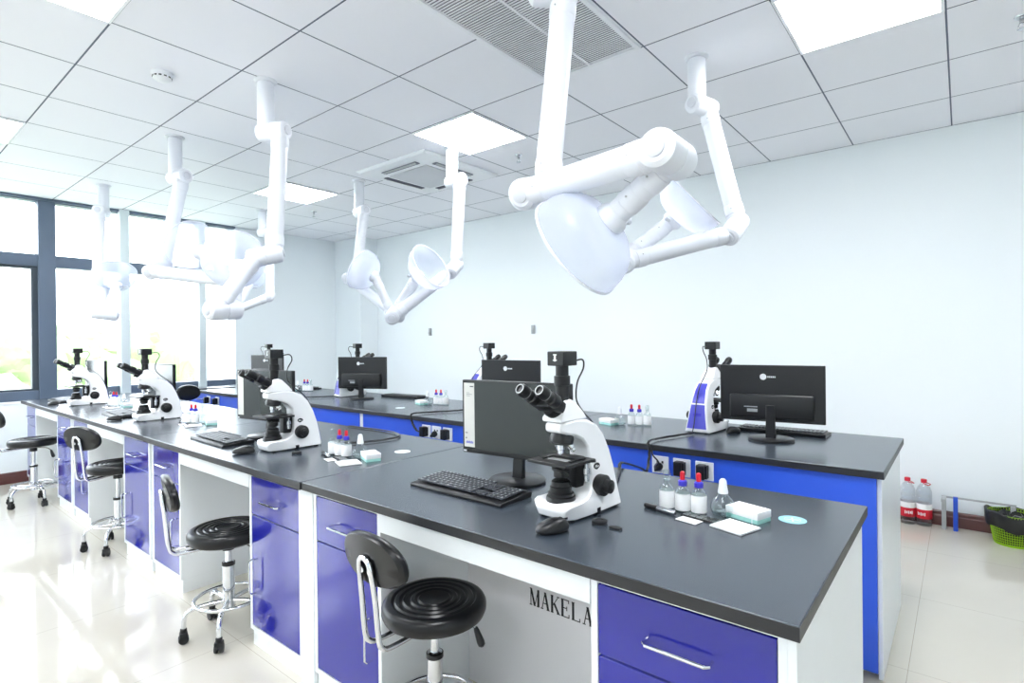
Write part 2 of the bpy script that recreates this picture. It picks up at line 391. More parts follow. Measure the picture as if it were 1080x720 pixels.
def handle_mb(L, vertical):
    pts = [(-L/2,0,0),(-L/2,-.022,0),(-L/2+.008,-.03,0),(L/2-.008,-.03,0),(L/2,-.022,0),(L/2,0,0)]
    if vertical: pts = [(0,y,x) for x,y,z in pts]
    return MB().tube(pts, .0042, 8)
def cabinet(x0, x1, label, hside, front=1.17, back=2.05, zt=.789):
    w = x1-x0; t = thing('base_cabinet', label, 'cabinet', ((x0+x1)/2, front, 0), 0, 'blue and white base cabinets')
    hw = w/2
    m = MB(); D = back-front
    m.b2(-hw, -hw+.018, .0, D, .075, zt).b2(hw-.018, hw, .0, D, .075, zt)       # sides
    m.b2(-hw+.018, hw-.018, .0, D, .075, .093).b2(-hw+.018, hw-.018, .0, D, zt-.022, zt).b2(-hw+.018, hw-.018, D-.01, D, .093, zt-.022)
    m.b2(-hw+.018, hw-.018, .012, .03, .585, .60)
    m.obj('carcass', CABW, t, smooth=False, bev=.0012)
    MB().b2(-hw+.004, hw-.004, .012, D-.03, 0, .075).obj('toe_kick', CABW, t, smooth=False)
    a, b_ = -hw+.020, hw-.020
    d = MB().b2(a, b_, .001, .019, .594, zt-.026).obj('drawer_front', BLUED, t, bev=.0012)
    h = handle_mb(.15, False).obj('handle', CHROME, d); h.location = (0,.001,.672)
    d = MB().b2(a, b_, .001, .019, .097, .588).obj('door', BLUED, t, bev=.0012)
    h = handle_mb(.15, True).obj('handle', CHROME, d); h.location = (hside*(hw-.055), .001, .325)
    return t
cabs = [(-.713,-.268,-1,'blue and white cabinet under the right end of the front bench, nearest the camera'),
        (-1.962,-1.545,1,'blue cabinet left of the nearest stool, right of the white bench joint'),
        (-2.492,-2.055,-1,'blue cabinet with a long vertical handle, just right of the second stool'),
        (-3.70,-3.285,1,'blue cabinet left of the second stool'),
        (-4.215,-3.745,-1,'blue cabinet just right of the third stool, with a purple reflection'),
        (-5.42,-5.005,1,'blue cabinet partly behind the backrest of the third stool'),
        (-5.92,-5.47,-1,'pale blue looking cabinet just right of the farthest stool'),
        (-7.09,-6.69,1,'last blue cabinet at the window end of the front bench')]
for a in cabs: cabinet(a[0], a[1], a[3], a[2])
# white end and joint panels
for (x0, x1, lb) in [(-.268+.0005,-.250,'white end panel closing the right end of the front bench'),(-2.054,-1.963,'white filler panel between the two nearest bench sections')]:
    tag(MB().b2(x0, x1-.0005, 1.166, 2.05, .0, .788).obj('end_panel', CABW, smooth=False, bev=.001), lb, 'panel')
# kneeholes
kn = [(-1.545,-.713,'grey kneehole panel printed with black capitals, behind the nearest stool'),(-3.285,-2.492,'grey kneehole panel behind the second stool'),
      (-5.005,-4.215,'grey kneehole panel behind the third stool'),(-6.69,-5.92,'grey kneehole panel behind the farthest stool')]
for (x0, x1, lb) in kn:
    p = MB().b2(x0+.001, x1-.001, 1.6, 1.618, 0.0, .788).obj('kneehole_panel', PANELG, smooth=False)
    tag(p, lb, 'panel', 'kneehole panels')
    MB().b2(x0+.001, x1-.001, 1.168, 1.186, .708, .788).obj('apron', CABW, p, smooth=False, bev=.001)
# serif capitals MAKELAB on the nearest kneehole panel
def letters(txt, x, y, z, h, w, gap):
    t, th = .0085, .0028
    m = MB()
    def st(x0, z0, x1, z1, wd):   # slanted stroke with horizontal cuts
        m.add([(x0-wd/2,0,z0),(x0+wd/2,0,z0),(x1+wd/2,0,z1),(x1-wd/2,0,z1),(x0-wd/2,-.0012,z0),(x0+wd/2,-.0012,z0),(x1+wd/2,-.0012,z1),(x1-wd/2,-.0012,z1)],
              [[0,1,2,3],[4,5,6,7],[0,1,5,4],[1,2,6,5],[2,3,7,6],[3,0,4,7]])
    def bar(x0, x1, z0, tt=th): st((x0+x1)/2, z0, (x0+x1)/2, z0+tt, x1-x0)
    for c in txt:
        s_ = w*.13
        if c == 'M':
            W = w*1.12
            st(x+s_*.7,0,x+s_*.7,h,th*1.1); st(x+W-s_*.9,0,x+W-s_*.9,h,t); st(x+s_*.9,h,x+W*.5,0,t*.9); st(x+W*.5,0,x+W-s_*.9,h,th)
            for q in (0, W-s_*2): bar(x+q-.002, x+q+s_*1.9, 0)
            bar(x-.001, x+s_*1.5, h-th); bar(x+W-s_*1.7, x+W, h-th)
            x += W+gap; continue
        if c == 'A':
            st(x+s_,0,x+w*.5,h,th*1.1); st(x+w*.5,h,x+w-s_,0,t); bar(x+w*.27,x+w*.72,h*.33); bar(x-.001,x+s_*2.2,0); bar(x+w-s_*2.4,x+w+.001,0)
        if c == 'K':
            st(x+s_,0,x+s_,h,t); st(x+s_*1.5,h*.40,x+w-s_,h,th*1.1); st(x+w*.38,h*.56,x+w-s_*.8,0,t*.95)
            bar(x-.001,x+s_*2.1,0); bar(x-.001,x+s_*2.1,h-th); bar(x+w-s_*2.2,x+w,h-th); bar(x+w-s_*2.4,x+w+.002,0)
        if c in 'EL':
            st(x+s_,0,x+s_,h,t); bar(x-.001,x+w*.88,0); bar(x-.001,x+(w*.84 if c=='E' else s_*2.2),h-th); st(x+w*.86,0,x+w*.86,h*.2,th)
            if c == 'E': bar(x+s_,x+w*.62,h*.49); st(x+w*.62,h*.38,x+w*.62,h*.62,th); st(x+w*.83,h*.82,x+w*.83,h,th)
        if c == 'B':
            st(x+s_,0,x+s_,h,t); bar(x,x+w*.6,0); bar(x,x+w*.6,h*.5); bar(x,x+w*.56,h-th); st(x+w*.76,h*.06,x+w*.76,h*.46,t); st(x+w*.7,h*.56,x+w*.7,h*.94,t)
            st(x+w*.6,th*.5,x+w*.74,h*.09,th); st(x+w*.74,h*.42,x+w*.6,h*.52,th); st(x+w*.6,h*.5,x+w*.69,h*.58,th); st(x+w*.69,h*.9,x+w*.56,h-th*.7,th)
        x += w+gap
    m.v = [(a, b_+y, c+z) for a,b_,c in m.v]
    return m
kp = [o for o in bpy.data.objects if o.name == 'kneehole_panel'][0]
letters('MAKELAB', -1.232, 1.5998, .392, .062, .037, .0072).obj('printed_letters', INK, kp, smooth=False)

# rear bench: blue back panels with white joint strips, cabinets behind
RX = [-.266, -1.955, -3.66, -5.40, -7.02]
for i in range(4):
    p = MB().b2(RX[i+1]+.045, RX[i], 2.585, 2.603, .03 if i == 0 else .03, .804).obj('back_panel', BLUEP, smooth=False, bev=.001)
    tag(p, 'bright blue back panel of the rear bench, section %s from the right' % ['first','second','third','fourth'][i], 'panel', 'blue back panels')
    q = MB().b2(RX[i+1]+.001, RX[i+1]+.044, 2.588, 2.606, 0, .804)
    tag(q.obj('joint_strip', CABW, smooth=False, bev=.001), ['white joint strip','narrow white joint strip','slim white joint strip','white end strip'][i] + ' beside the %s blue panel of the rear bench' % ['first','second','third','fourth'][i], 'joint strip', 'white joint strips')
rc = []
for k, (x0, x1) in enumerate([(-.72,-.266)]):
    t = cabinet(x0, x1, 'white sided cabinet under the right end of the rear bench', 1, 0, .80, .804)
    t.location = ((x0+x1)/2, 3.41, 0); t.rotation_euler = (0,0,PI)
tag(MB().b2(-.2655,-.25, 2.604, 3.41, 0, .804).obj('end_panel', CABW, smooth=False, bev=.001), 'tall white end panel of the rear bench beside the water bottles', 'panel')
tag(MB().b2(-7.0,-6.55, 2.61, 3.40, 0, .804).obj('end_panel', CABW, smooth=False, bev=.001), 'white pedestal under the window end of the rear bench', 'panel')
# sockets on the blue panel
def socket(x, z, label, group, plug=None):
    t = thing('wall_socket', label, 'socket', (x, 2.585, z), 0, group)
    MB().b2(-.043,.043,-.009,0,-.043,.043).obj('cover_plate', SOCK, t, bev=.003)
    MB().b2(-.018,-.008,-.0095,-.0085,.008,.02).b2(.008,.018,-.0095,-.0085,.008,.02).b2(-.004,.004,-.0095,-.0085,-.022,-.01).obj('pin_holes', INK, t)
    if plug == 'adapter':
        MB().b2(-.026,.014,-.052,-.0095,-.034,.034).obj('power_adapter', BLACK, t, bev=.005)
        MB().b2(.014,.022,-.04,-.0095,-.03,.03).obj('adapter_side', BLACKM, t)
    if plug == 'plug':
        MB().lathe([(.02,0),(.02,.02),(.012,.035),(.005,.05)], (-.004,-.0095,-.006), (0,-1,-.3), 16).obj('plug', BLACK, t)
    return t
sx = [(-1.165,'plug','nearest socket group, leftmost socket, holding a round black plug'),(-1.055,'adapter','nearest socket group, middle socket with a black adapter'),(-.945,'adapter','nearest socket group, rightmost socket with a black adapter, left of the flask')]
for x, pl, lb in sx: socket(x, .735, lb, 'white sockets near the right microscope', pl)
for x, pl, lb in [(-2.88,'adapter','middle socket group, leftmost white socket with black adapter'),(-2.78,'plug','middle socket group, centre white socket with small black plug'),(-2.67,'adapter','middle socket group, rightmost white socket beside the big monitor')]: socket(x, .735, lb, 'white sockets left of the nearest monitor', pl)
for x, pl, lb in [(-6.42,'adapter','far socket group, left white socket near the window'),(-6.20,'adapter','far socket group, right white socket left of the second monitor')]: socket(x, .735, lb, 'white sockets at the window end', pl)

# ------------------------------------------------------------------ extraction arms
def arm(M, T, E, E2, K, K2, Hh, D, label, r=.045, dome_axis=None):
    M = V(M); L = lambda p: V(p)-M
    T,E,E2,K,K2,Hh,D = map(L, (T,E,E2,K,K2,Hh,D))
    t = thing('fume_extraction_arm', label, 'extraction arm', M, 0, 'ceiling fume extraction arms')
    MB().lathe([(.062,0),(.062,.006),(.052,.014)], (0,0,0), (0,0,-1), 28).obj('ceiling_flange', ARMW, t)
    zs = T.z
    MB().cyl((0,0,-.012), (0,0,zs-.01), r*1.02, r*1.02, 28, .006).obj('ceiling_stub', ARMW, t)
    def hinge(a, b_, rr, name):
        a, b_ = V(a), V(b_); d = (b_-a); l = max(d.length, .02); d.normalize()
        a2 = a - d*(r*1.0); L_ = l + 2.0*r
        m = MB().lathe([(rr*.72,0),(rr*.96,.010),(rr,.022),(rr,L_/2-.003),(rr*.965,L_/2-.002),(rr*.965,L_/2+.002),(rr,L_/2+.003),(rr,L_-.022),(rr*.96,L_-.010),(rr*.72,L_)], a2, d, 28)
        o = m.obj(name, ARMW, t)
        MB().lathe([(rr*.5,0),(rr*.5,.006),(rr*.3,.010)], a2, -d, 16).obj('hinge_cap', ARMG, o)
        MB().lathe([(rr*.5,0),(rr*.5,.006),(rr*.3,.010)], a2+d*L_, d, 16).obj('hinge_cap', ARMG, o)
        return o
    hinge((0,0,zs), (T.x,T.y,zs), r*1.16, 'upper_hinge')
    def pipe(a, b_, rr, name):
        a, b_ = V(a), V(b_); d = (b_-a).normalized(); l = (b_-a).length
        o = MB().lathe([(rr,0),(rr,l)], a, d, 28).obj(name, ARMW, t)
        MB().lathe([(rr*1.0,0),(rr*1.07,.003),(rr*1.07,.045),(rr,.05)], a+d*(r*1.1), d, 28).obj('collar', ARMW, o)
        MB().lathe([(rr,0),(rr*1.07,.005),(rr*1.07,.05),(rr,.053)], b_-d*(r*1.1+.053), d, 28).obj('collar', ARMW, o)
        side = V((0,-1,0)) - d*V((0,-1,0)).dot(d)
        if side.length < .1: side = V((1,0,0))
        side.normalize()
        for q in (a+d*(r*1.1+.025), b_-d*(r*1.1+.028)): MB().lathe([(.0032,0),(.0032,rr*1.07+.002)], q, side, 8).obj('screw', GREYM, o)
    pipe(T, E, r, 'vertical_pipe'); hinge(E, E2, r*1.16, 'elbow')
    pipe(E2, K, r*.97, 'lower_pipe'); hinge(K, K2, r*1.16, 'knuckle')
    pipe(K2, Hh, r*.82, 'nozzle_pipe')
    ax = (V(dome_axis) if dome_axis else (D-Hh)).normalized()
    MB().lathe([(r*.82,-.02),(r*1.12,0),(r*1.12,.03),(r*.9,.034)], Hh, ax, 28).obj('hood_collar', ARMW, t)
    prof = [(.045,.020),(.075,.022),(.105,.032),(.132,.050),(.153,.075),(.166,.106),(.172,.135),(.173,.15)]
    inner = [(a-.0025, b_+.0005) for a, b_ in prof][::-1]
    MB().lathe(prof+inner, Hh, ax, 40, close=False).obj('hood_dome', DOME, t)
    MB().lathe([(.171,.149),(.1765,.149),(.1765,.156),(.171,.156),(.171,.149)], Hh, ax, 40, close=False).obj('hood_rim', ARMW, t)
    # damper lever
    u = ax.cross(V((0,0,1))).normalized()
    MB().cyl(Hh+u*r*.9, Hh+u*(r+.04), .008, .008, 10, .002).sphere(tuple(Hh+u*(r+.045)), .012, 10).obj('damper_knob', ARMG, t)
    return t
arm((-1.15,1.6,2.85), [-1.094,1.655,2.60],[-1.123,1.577,1.884],[-1.11,1.445,1.842],[-.60,1.355,1.845],[-.603,1.446,1.846],[-.80,1.466,1.725],[-.895,1.465,1.669],
    'nearest and largest white extraction arm, hanging at the centre with its clear hood tilted down')
arm((-1.085,2.9,2.85), [-1.061,2.986,2.60],[-.906,2.981,1.954],[-.913,2.89,1.890],[-1.284,2.465,1.74],[-1.303,2.553,1.789],[-1.142,2.685,1.951],[-1.07,2.743,2.032],
    'white extraction arm hanging right of the nearest one, its clear hood turned up', dome_axis=(.62,.1,.55))
arm((-3.06,3.03,2.85), [-2.971,3.026,2.585],[-2.997,3.003,1.933],[-2.965,2.92,1.88],[-3.12,2.488,1.532],[-3.184,2.56,1.563],[-3.06,2.667,1.823],[-3.0,2.698,1.905],
    'white extraction arm below the air conditioner, with its hood turned up to the right', dome_axis=(.75,.1,.4))
arm((-4.33,3.08,2.85), [-4.236,3.065,2.557],[-4.251,2.986,1.962],[-4.231,2.89,1.925],[-3.762,3.061,1.577],[-3.754,2.98,1.599],[-3.80,2.852,1.896],[-3.872,2.843,1.99],
    'white extraction arm left of the air conditioner, its round hood facing the camera', dome_axis=(-.75,-.35,.45))
arm((-3.07,1.56,2.85), [-2.98,1.599,2.554],[-2.974,1.549,1.852],[-3.015,1.468,1.827],[-2.989,1.239,1.529],[-3.004,1.33,1.534],[-3.198,1.457,1.783],[-3.256,1.474,1.862],
    'white extraction arm over the second microscope, with a folded lower pipe pointing down left', dome_axis=(-.85,.2,.45))
arm((-4.40,1.56,2.85), [-4.316,1.579,2.553],[-4.374,1.465,1.91],[-4.323,1.38,1.857],[-3.632,1.618,1.758],[-3.733,1.66,1.80],[-4.006,1.572,1.976],[-4.141,1.552,2.015],
    'white extraction arm over the third microscope, with a long level lower pipe', dome_axis=(-.8,-.05,.35))
arm((-6.25,1.6,2.85), [-6.172,1.548,2.593],[-6.165,1.525,1.881],[-6.08,1.55,1.855],[-5.705,1.41,1.624],[-5.671,1.502,1.609],[-5.942,1.605,1.88],[-6.03,1.60,1.97],
    'farthest left white extraction arm, folded up in front of the slate window transom', dome_axis=(-.5,.1,.7))
arm((-6.11,3.05,2.85), [-6.027,3.087,2.60],[-5.975,3.063,1.887],[-5.886,3.006,1.858],[-6.039,2.687,1.697],[-6.121,2.75,1.723],[-6.062,2.862,1.975],[-6.071,2.92,2.053],
    'far white extraction arm by the corner, mostly behind the pipe of a nearer arm', dome_axis=(-.3,.2,.7))

# ------------------------------------------------------------------ microscope (faces local -Y, origin on the table)
def microscope(label, loc, rz):
    t = thing('microscope', label, 'microscope', loc, rz, 'white microscopes with cameras')
    # stand: one lofted body from the nose, down the limb and out along the foot
    SE = [((-.140,.286),(-.140,.262),.030),((-.112,.293),(-.110,.252),.038),((-.065,.296),(-.075,.244),.039),((-.015,.290),(-.040,.228),.039),
          ((.034,.270),(-.014,.200),.039),((.068,.236),(-.010,.165),.041),((.094,.184),(-.010,.130),.045),((.111,.130),(-.012,.102),.050),
          ((.120,.078),(-.018,.080),.056),((.127,.024),(-.044,.064),.064),((.125,.006),(-.070,.056),.070),((.040,.0065),(-.098,.054),.075),
          ((-.040,.0065),(-.130,.054),.077),((-.118,.005),(-.150,.050),.070),((-.150,.006),(-.160,.034),.052)]
    m = MB(); vs = []
    for (u, l, w) in SE: vs += [(-w,u[0],u[1]),(w,u[0],u[1]),(w,l[0],l[1]),(-w,l[0],l[1])]
    n = len(SE); fs = [[0,1,2,3],[4*n-1,4*n-2,4*n-3,4*n-4]]
    for i in range(n-1): fs += [[4*i+k, 4*i+(k+1)%4, 4*i+4+(k+1)%4, 4*i+4+k] for k in range(4)]
    m.add(vs, fs).obj('stand', MICW, t, bev=.007)
    for x, y in [(.048,.105),(-.048,.105),(.052,-.12),(-.052,-.12)]: MB().lathe([(.012,0),(.012,.006)], (x,y,0), (0,0,1), 12).obj('rubber_foot', BLACKM, t)
    # rear blue inserts, follow the back of the limb
    pr = [(.1290,.026),(.1222,.078),(.1132,.130),(.1055,.156)]; w = [.056,.048,.041,.038]
    pr2 = [(.1025,.164),(.0955,.185),(.0705,.236),(.0370,.270)]; w2 = [.035,.034,.029,.026]
    for p_, w_ in ((pr,w),(pr2,w2)):
        m = MB(); k = len(p_); vs = []
        for off in (0,.006):
            for (y,z), q in zip(p_, w_): vs += [(-q, y-off, z), (q, y-off, z)]
        fs = []
        for o_ in (0, 2*k):
            fs += [[o_+2*i, o_+2*i+1, o_+2*i+3, o_+2*i+2] for i in range(k-1)]
        fs += [[0,1,2*k+1,2*k],[2*k-2,2*k-1,4*k-1,4*k-2]] + [[2*i,2*i+2,2*k+2*i+2,2*k+2*i] for i in range(k-1)] + [[2*i+1,2*i+3,2*k+2*i+3,2*k+2*i+1] for i in range(k-1)]
        m.add(vs, fs).obj('rear_insert', MICB, t)
    MB().b2(-.024,.024,.108,.1195,.088,.112).obj('grip_recess', BLUEC, t, bev=.003)
    # illuminator
    MB().lathe([(.047,.050),(.044,.064),(.040,.066),(.040,.074),(.034,.078),(.034,.092),(.030,.095),(.029,.108),(.024,.112)], (0,-.103,0), (0,0,1), 28).obj('illuminator', BLACK, t)
    # substage block + condenser
    MB().b2(-.022,.022,-.055,.016,.080,.172,.003).obj('stage_carrier', BLACKM, t)
    MB().lathe([(.014,.116),(.024,.122),(.024,.14),(.03,.142),(.03,.15),(.02,.158)], (0,-.100,0), (0,0,1), 24).cyl((.02,-.115,.146),(.052,-.13,.146),.004).obj('condenser', BLACKM, t)
    s_ = MB().b2(-.082,.072,-.166,-.022,.164,.174).obj('stage', BLACK, t, bev=.002)
    m = MB().b2(-.06,.055,-.082,-.050,.174,.179,.001).b2(-.055,-.045,-.132,-.077,.174,.178).b2(.045,.055,-.122,-.077,.174,.178)
    m.obj('specimen_holder', BLACKM, s_); MB().b2(-.036,.036,-.122,-.099,.1742,.1754).obj('glass_slide', GREYM, s_)
    MB().cyl((.054,-.045,.165),(.054,-.045,.118),.004).cyl((.054,-.045,.145),(.054,-.045,.128),.010,n=16).cyl((.054,-.045,.124),(.054,-.045,.106),.008,n=16).obj('stage_drive_knob', STEEL, s_)
    MB().cyl((.070,-.042,.169),(.083,-.038,.171),.005,n=10).obj('stage_pin', BLACK, s_)
    # nosepiece, objectives
    nz_ = MB().lathe([(.020,0),(.036,.006),(.038,.022),(.034,.034),(.034,.044)], (0,-.100,.217), (0,.16,1), 28).obj('nosepiece', BLACK, t)
    for k, (dx, dy, L) in enumerate([(0,-.004,.036),(.024,.018,.030),(-.024,.018,.034),(0,.034,.026)]):
        base = V((dx*.8, -.100+dy*.7, .224)); d = V((dx*1.1, dy*1.1+.004, -.05)).normalized() if k else V((0,0,-1))
        MB().lathe([(.0115,0),(.0115,L*.55),(.009,L*.62),(.009,L*.88),(.005,L)], base, d, 18).obj('objective', CHROME, nz_)
    # head
    hp = [(-.012,.292),(-.030,.316),(-.062,.350),(-.082,.358),(-.104,.356),(-.118,.338),(-.146,.304),(-.144,.291)]
    MB().prism(hp, [.037,.035,.028,.024,.024,.030,.038,.038]).obj('head', MICW, t, bev=.005)
    ax = V((0,-.875,.484)); b0 = V((0,-.112,.322))
    bt = MB().lathe([(.026,-.01),(.031,.0),(.032,.036),(.028,.046)], b0, ax, 24)
    bt.box(b0+ax*.050, (.098,.036,.050), frame_to(ax), .012)
    bo = bt.obj('binocular_body', BLACK, t)
    for sx_ in (-1,1):
        e0 = b0 + ax*.062 + V((sx_*.038,0,.004))
        ey = MB().lathe([(.019,0),(.021,.004),(.021,.030),(.0175,.034),(.0175,.052),(.0195,.055),(.0195,.078),(.0165,.084),(.0165,.087),(.011,.087),(.010,.083),(.0001,.082)], e0, ax, 24).obj('eyepiece', BLACK, bo)
        MB().lathe([(.0198,.0),(.0198,.002)], e0+ax*.055, ax, 24).lathe([(.0118,0),(.0150,0),(.0150,.0012),(.0118,.0012),(.0118,0)], e0+ax*.0862, ax, 24, close=False).obj('silver_ring', GREYM, ey)
    pt = MB().lathe([(.021,.352),(.021,.398),(.025,.400),(.025,.428),(.020,.430),(.020,.462)], (0,-.092,0), (0,0,1), 24).obj('phototube', BLACKM, t)
    c = MB().b2(-.032,.032,-.125,-.057,.460,.504).obj('camera', BLACK, t, bev=.003, label='black box camera with a small white mark')
    MB().b2(-.004,.003,-.1262,-.1249,.474,.496).b2(-.008,.007,-.1262,-.1249,.476,.479).b2(-.007,.006,-.1262,-.1249,.492,.496).obj('white_mark', WINK, c)
    cb = spline([(.022,-.058,.474),(.026,-.022,.476),(.016,-.006,.448),(.006,-.024,.405),(.003,-.026,.352),(.004,.004,.312),(.004,.070,.255),(.006,.112,.17),(.008,.136,.06),(.01,.155,.012)], 6)
    MB().tube(cb, .0028, 8).obj('camera_cable', BLACK, t)
    for sx_ in (-1,1):
        kb = MB().lathe([(.031,0),(.033,.004),(.033,.026),(.029,.030),(.021,.031),(.021,.048),(.018,.050)], (sx_*.053,.017,.084), (sx_,0,0), 32).obj('focus_knob', BLACKM, t)
        MB().lathe([(.0135,0),(.0135,.003),(.012,.004)], (sx_*.1025,.017,.084), (sx_,0,0), 24).obj('knob_cap', BLACK, kb)
        # oval badge
        n = 24; pts = [(.020+.0145*math.cos(2*PI*k/n), .140+.0105*math.sin(2*PI*k/n)) for k in range(n)]
        bd = MB().prism(pts, .0016, off=sx_*.0462).obj('oval_badge', INK, t)
        q = sx_*.0480
        sc = MB()
        for (y0,z0,y1,z1) in [(.010,.136,.013,.144),(.013,.144,.016,.136),(.016,.136,.019,.144),(.019,.144,.022,.137),(.022,.137,.027,.141),(.027,.141,.030,.137)]:
            sc.tube([(q,y0,z0),(q,y1,z1)], .0008, 5)
        sc.obj('badge_script', WINK, bd)
    MB().b2(.060,.0765,-.022,-.002,.003,.022,.002).obj('socket_block', BLACK, t)
    return t
MX = [-.945, -2.675, -4.45, -6.08]
m0 = microscope('nearest white microscope with black camera, in front of the big monitor', (MX[0],1.50,ZT1), math.radians(-5))
mics = [(MX[1],1.48,'second white microscope on the front bench, before the reddish edged screen',-2),(MX[2],1.46,'third white microscope on the front bench, with the light window behind it',2),(MX[3],1.44,'smallest white microscope at the window end of the front bench',0)]
for x,y,lb,r in mics: dup(m0, lb, (x,y,ZT1), math.radians(r))
rear = [(-1.13,3.12,'white and blue microscope seen from behind, left of the rear bench monitor',176),(-2.86,3.12,'rear bench microscope half hidden behind the upper left of the big monitor',176),
        (-4.58,3.12,'rear bench microscope with purple back, beside the dark left monitor',172),(-6.32,3.12,'farthest rear bench microscope, behind the second monitor',176)]
for x,y,lb,r in rear: dup(m0, lb, (x,y,ZT2), math.radians(r))

# ------------------------------------------------------------------ monitors (face local -Y)
def monitor(label, loc, rz, kind):
    t = thing('monitor', label, 'monitor', loc, rz, 'desk monitors')
    W, Hh, z0 = .49, .290, .093
    hous = MB().b2(-W/2,W/2,-.004,.018,z0,z0+Hh).b2(-W/2+.05,W/2-.05,.016,.040,z0+.02,z0+.14,.008).obj('housing', BLACK, t, bev=.003)
    sc = MB().b2(-W/2+.006,W/2-.006,-.0052,-.0038,z0+.018,z0+Hh-.006).obj('screen', SCR, t, smooth=False)
    st = MB().b2(-W/2+.010,-W/2+.062,-.0058,-.0051,z0+.024,z0+Hh-.012).obj('software_panel', SCRSTRIP, sc, smooth=False)
    m = MB()
    for (x0,x1,z,h) in [(.03,.048,.262,.004),(.012,.028,.238,.0015),(.012,.04,.232,.0015),(.012,.03,.226,.0015),(.006,.018,.078,.003),(.008,.013,.056,.006)]:
        m.b2(-W/2+.010+x0,-W/2+.010+x1,-.0062,-.0057,z0+z,z0+z+h)
    m.obj('interface_lines', GREYK, st, smooth=False)
    m = MB()
    for k in range(7): m.b2(-W/2+.020+k*.0052,-W/2+.0232+k*.0052,-.0062,-.0057,z0+.038,z0+.046+.002*(k%2))
    m.obj('interface_logo', MICB, st, smooth=False)
    MB().b2(-W/2+.006,-W/2+.020,-.0052,-.0042,z0+.005,z0+.011).obj('bezel_mark', WINK, hous)
    # back logo: a disc and a short word shape
    m = MB().lathe([(.0001,0),(.016,0),(.016,.0012)], (.035,.0178,z0+Hh-.060), (0,1,0), 24)
    for k in range(5): m.box((.012-k*.008,.0186,z0+Hh-.060), (.0055,.0010,.0085))
    m.obj('back_logo', WINK, hous)
    m = MB()
    for k in range(34): m.b2(-.165+k*.01,-.160+k*.01,.0175,.0186,z0+Hh-.030,z0+Hh-.026)
    m.obj('vent_slots', BLACKM, hous)
    MB().b2(.06,.11,.0398,.0406,z0+.05,z0+.066).b2(.06,.125,.0398,.0406,z0+.074,z0+.079).obj('rating_label', GREYM, hous)
    MB().prism([(.018,.006),(.042,.006),(.046,.18),(.034,.18)], [.024,.024,.020,.020]).obj('neck', BLACK, t, bev=.003)
    MB().lathe([(.106,0),(.109,.003),(.109,.011),(.105,.014),(.0001,.015)], (0,.02,0), (0,0,1), 40).obj('stand_base', BLACK, t)
    return t
n0 = monitor('large near monitor with a pale strip down its left side, behind the nearest microscope', (-1.315,1.615,ZT1), math.radians(5), 0)
dup(n0, 'second monitor on the front bench, with a pinkish left strip, behind a microscope', (-3.085,1.54,ZT1), math.radians(9))
dup(n0, 'third monitor on the front bench, small grey screen behind the third microscope', (-4.80,1.57,ZT1), math.radians(4))
dup(n0, 'farthest monitor on the front bench, tiny behind the last microscope', (-6.46,1.57,ZT1), math.radians(4))
dup(n0, 'black monitor seen from behind at the right of the rear bench', (-.765,3.04,ZT2), math.radians(180+8))
dup(n0, 'dark monitor back with a white logo, peeking over the big near monitor', (-2.48,3.02,ZT2), math.radians(180+6))
dup(n0, 'dark monitor back on the rear bench under the left hanging arms', (-4.26,3.05,ZT2), math.radians(180+24))
dup(n0, 'farthest dark monitor back, behind the second microscope camera', (-6.02,3.05,ZT2), math.radians(180+14))

# ------------------------------------------------------------------ keyboards and mice
def keyboard(label, loc, rz):
    t = thing('keyboard', label, 'keyboard', loc, rz, 'black keyboards')
    n = 8; W, D = .225, .082
    m = MB(); m.prism([(-D,0),(-D-.002,.008),(-D+.004,.013),(D-.004,.021),(D,.017),(D-.004,0)], W)
    m.obj('tray', BLACK, t, bev=.002)
    ks = MB(); lg = MB(); ln = MB(); rows = [(.070,15,1.0),(.046,15,1.0),(.027,15,1.0),(.008,14,1.0),(-.011,13,1.0),(-.030,12,1.0),(-.049,8,1.0)]
    for (y, c, _) in rows:
        z = .0165 + (y+D)*.045
        x = -W+.010; usable = .285; w = usable/c
        for k in range(c):
            ww = w
            ks.box((x+w*(k+.5), y, z+.003), (ww-.003,.0155,.006), None)
            lg.box((x+w*(k+.5)-.002, y+.002, z+.0061), (.0055 if k else .010,.006,.0004), None)
        if y < .06:
            for k in range(3 if y != -.011 else 0):
                ks.box((.075+.0185*(k+.5), y, z+.003), (.0155,.0155,.006))
        for k in range(4):
            if y < .06: ks.box((.138+.0185*(k+.5), y, z+.003), (.0155,.0155,.006)); ln.box((.136+.0185*(k+.5), y+.002, z+.0061), (.005,.006,.0004))
    ks.obj('keycaps', GREYK, t, smooth=False, bev=.0012)
    lg.obj('key_legends', GREYM, t, smooth=False); ln.obj('number_pad_legends', GREYM, t, smooth=False)
    MB().box((.19,.072,.0205), (.04,.002,.0015)).obj('status_lights', GREYM, t)
    return t
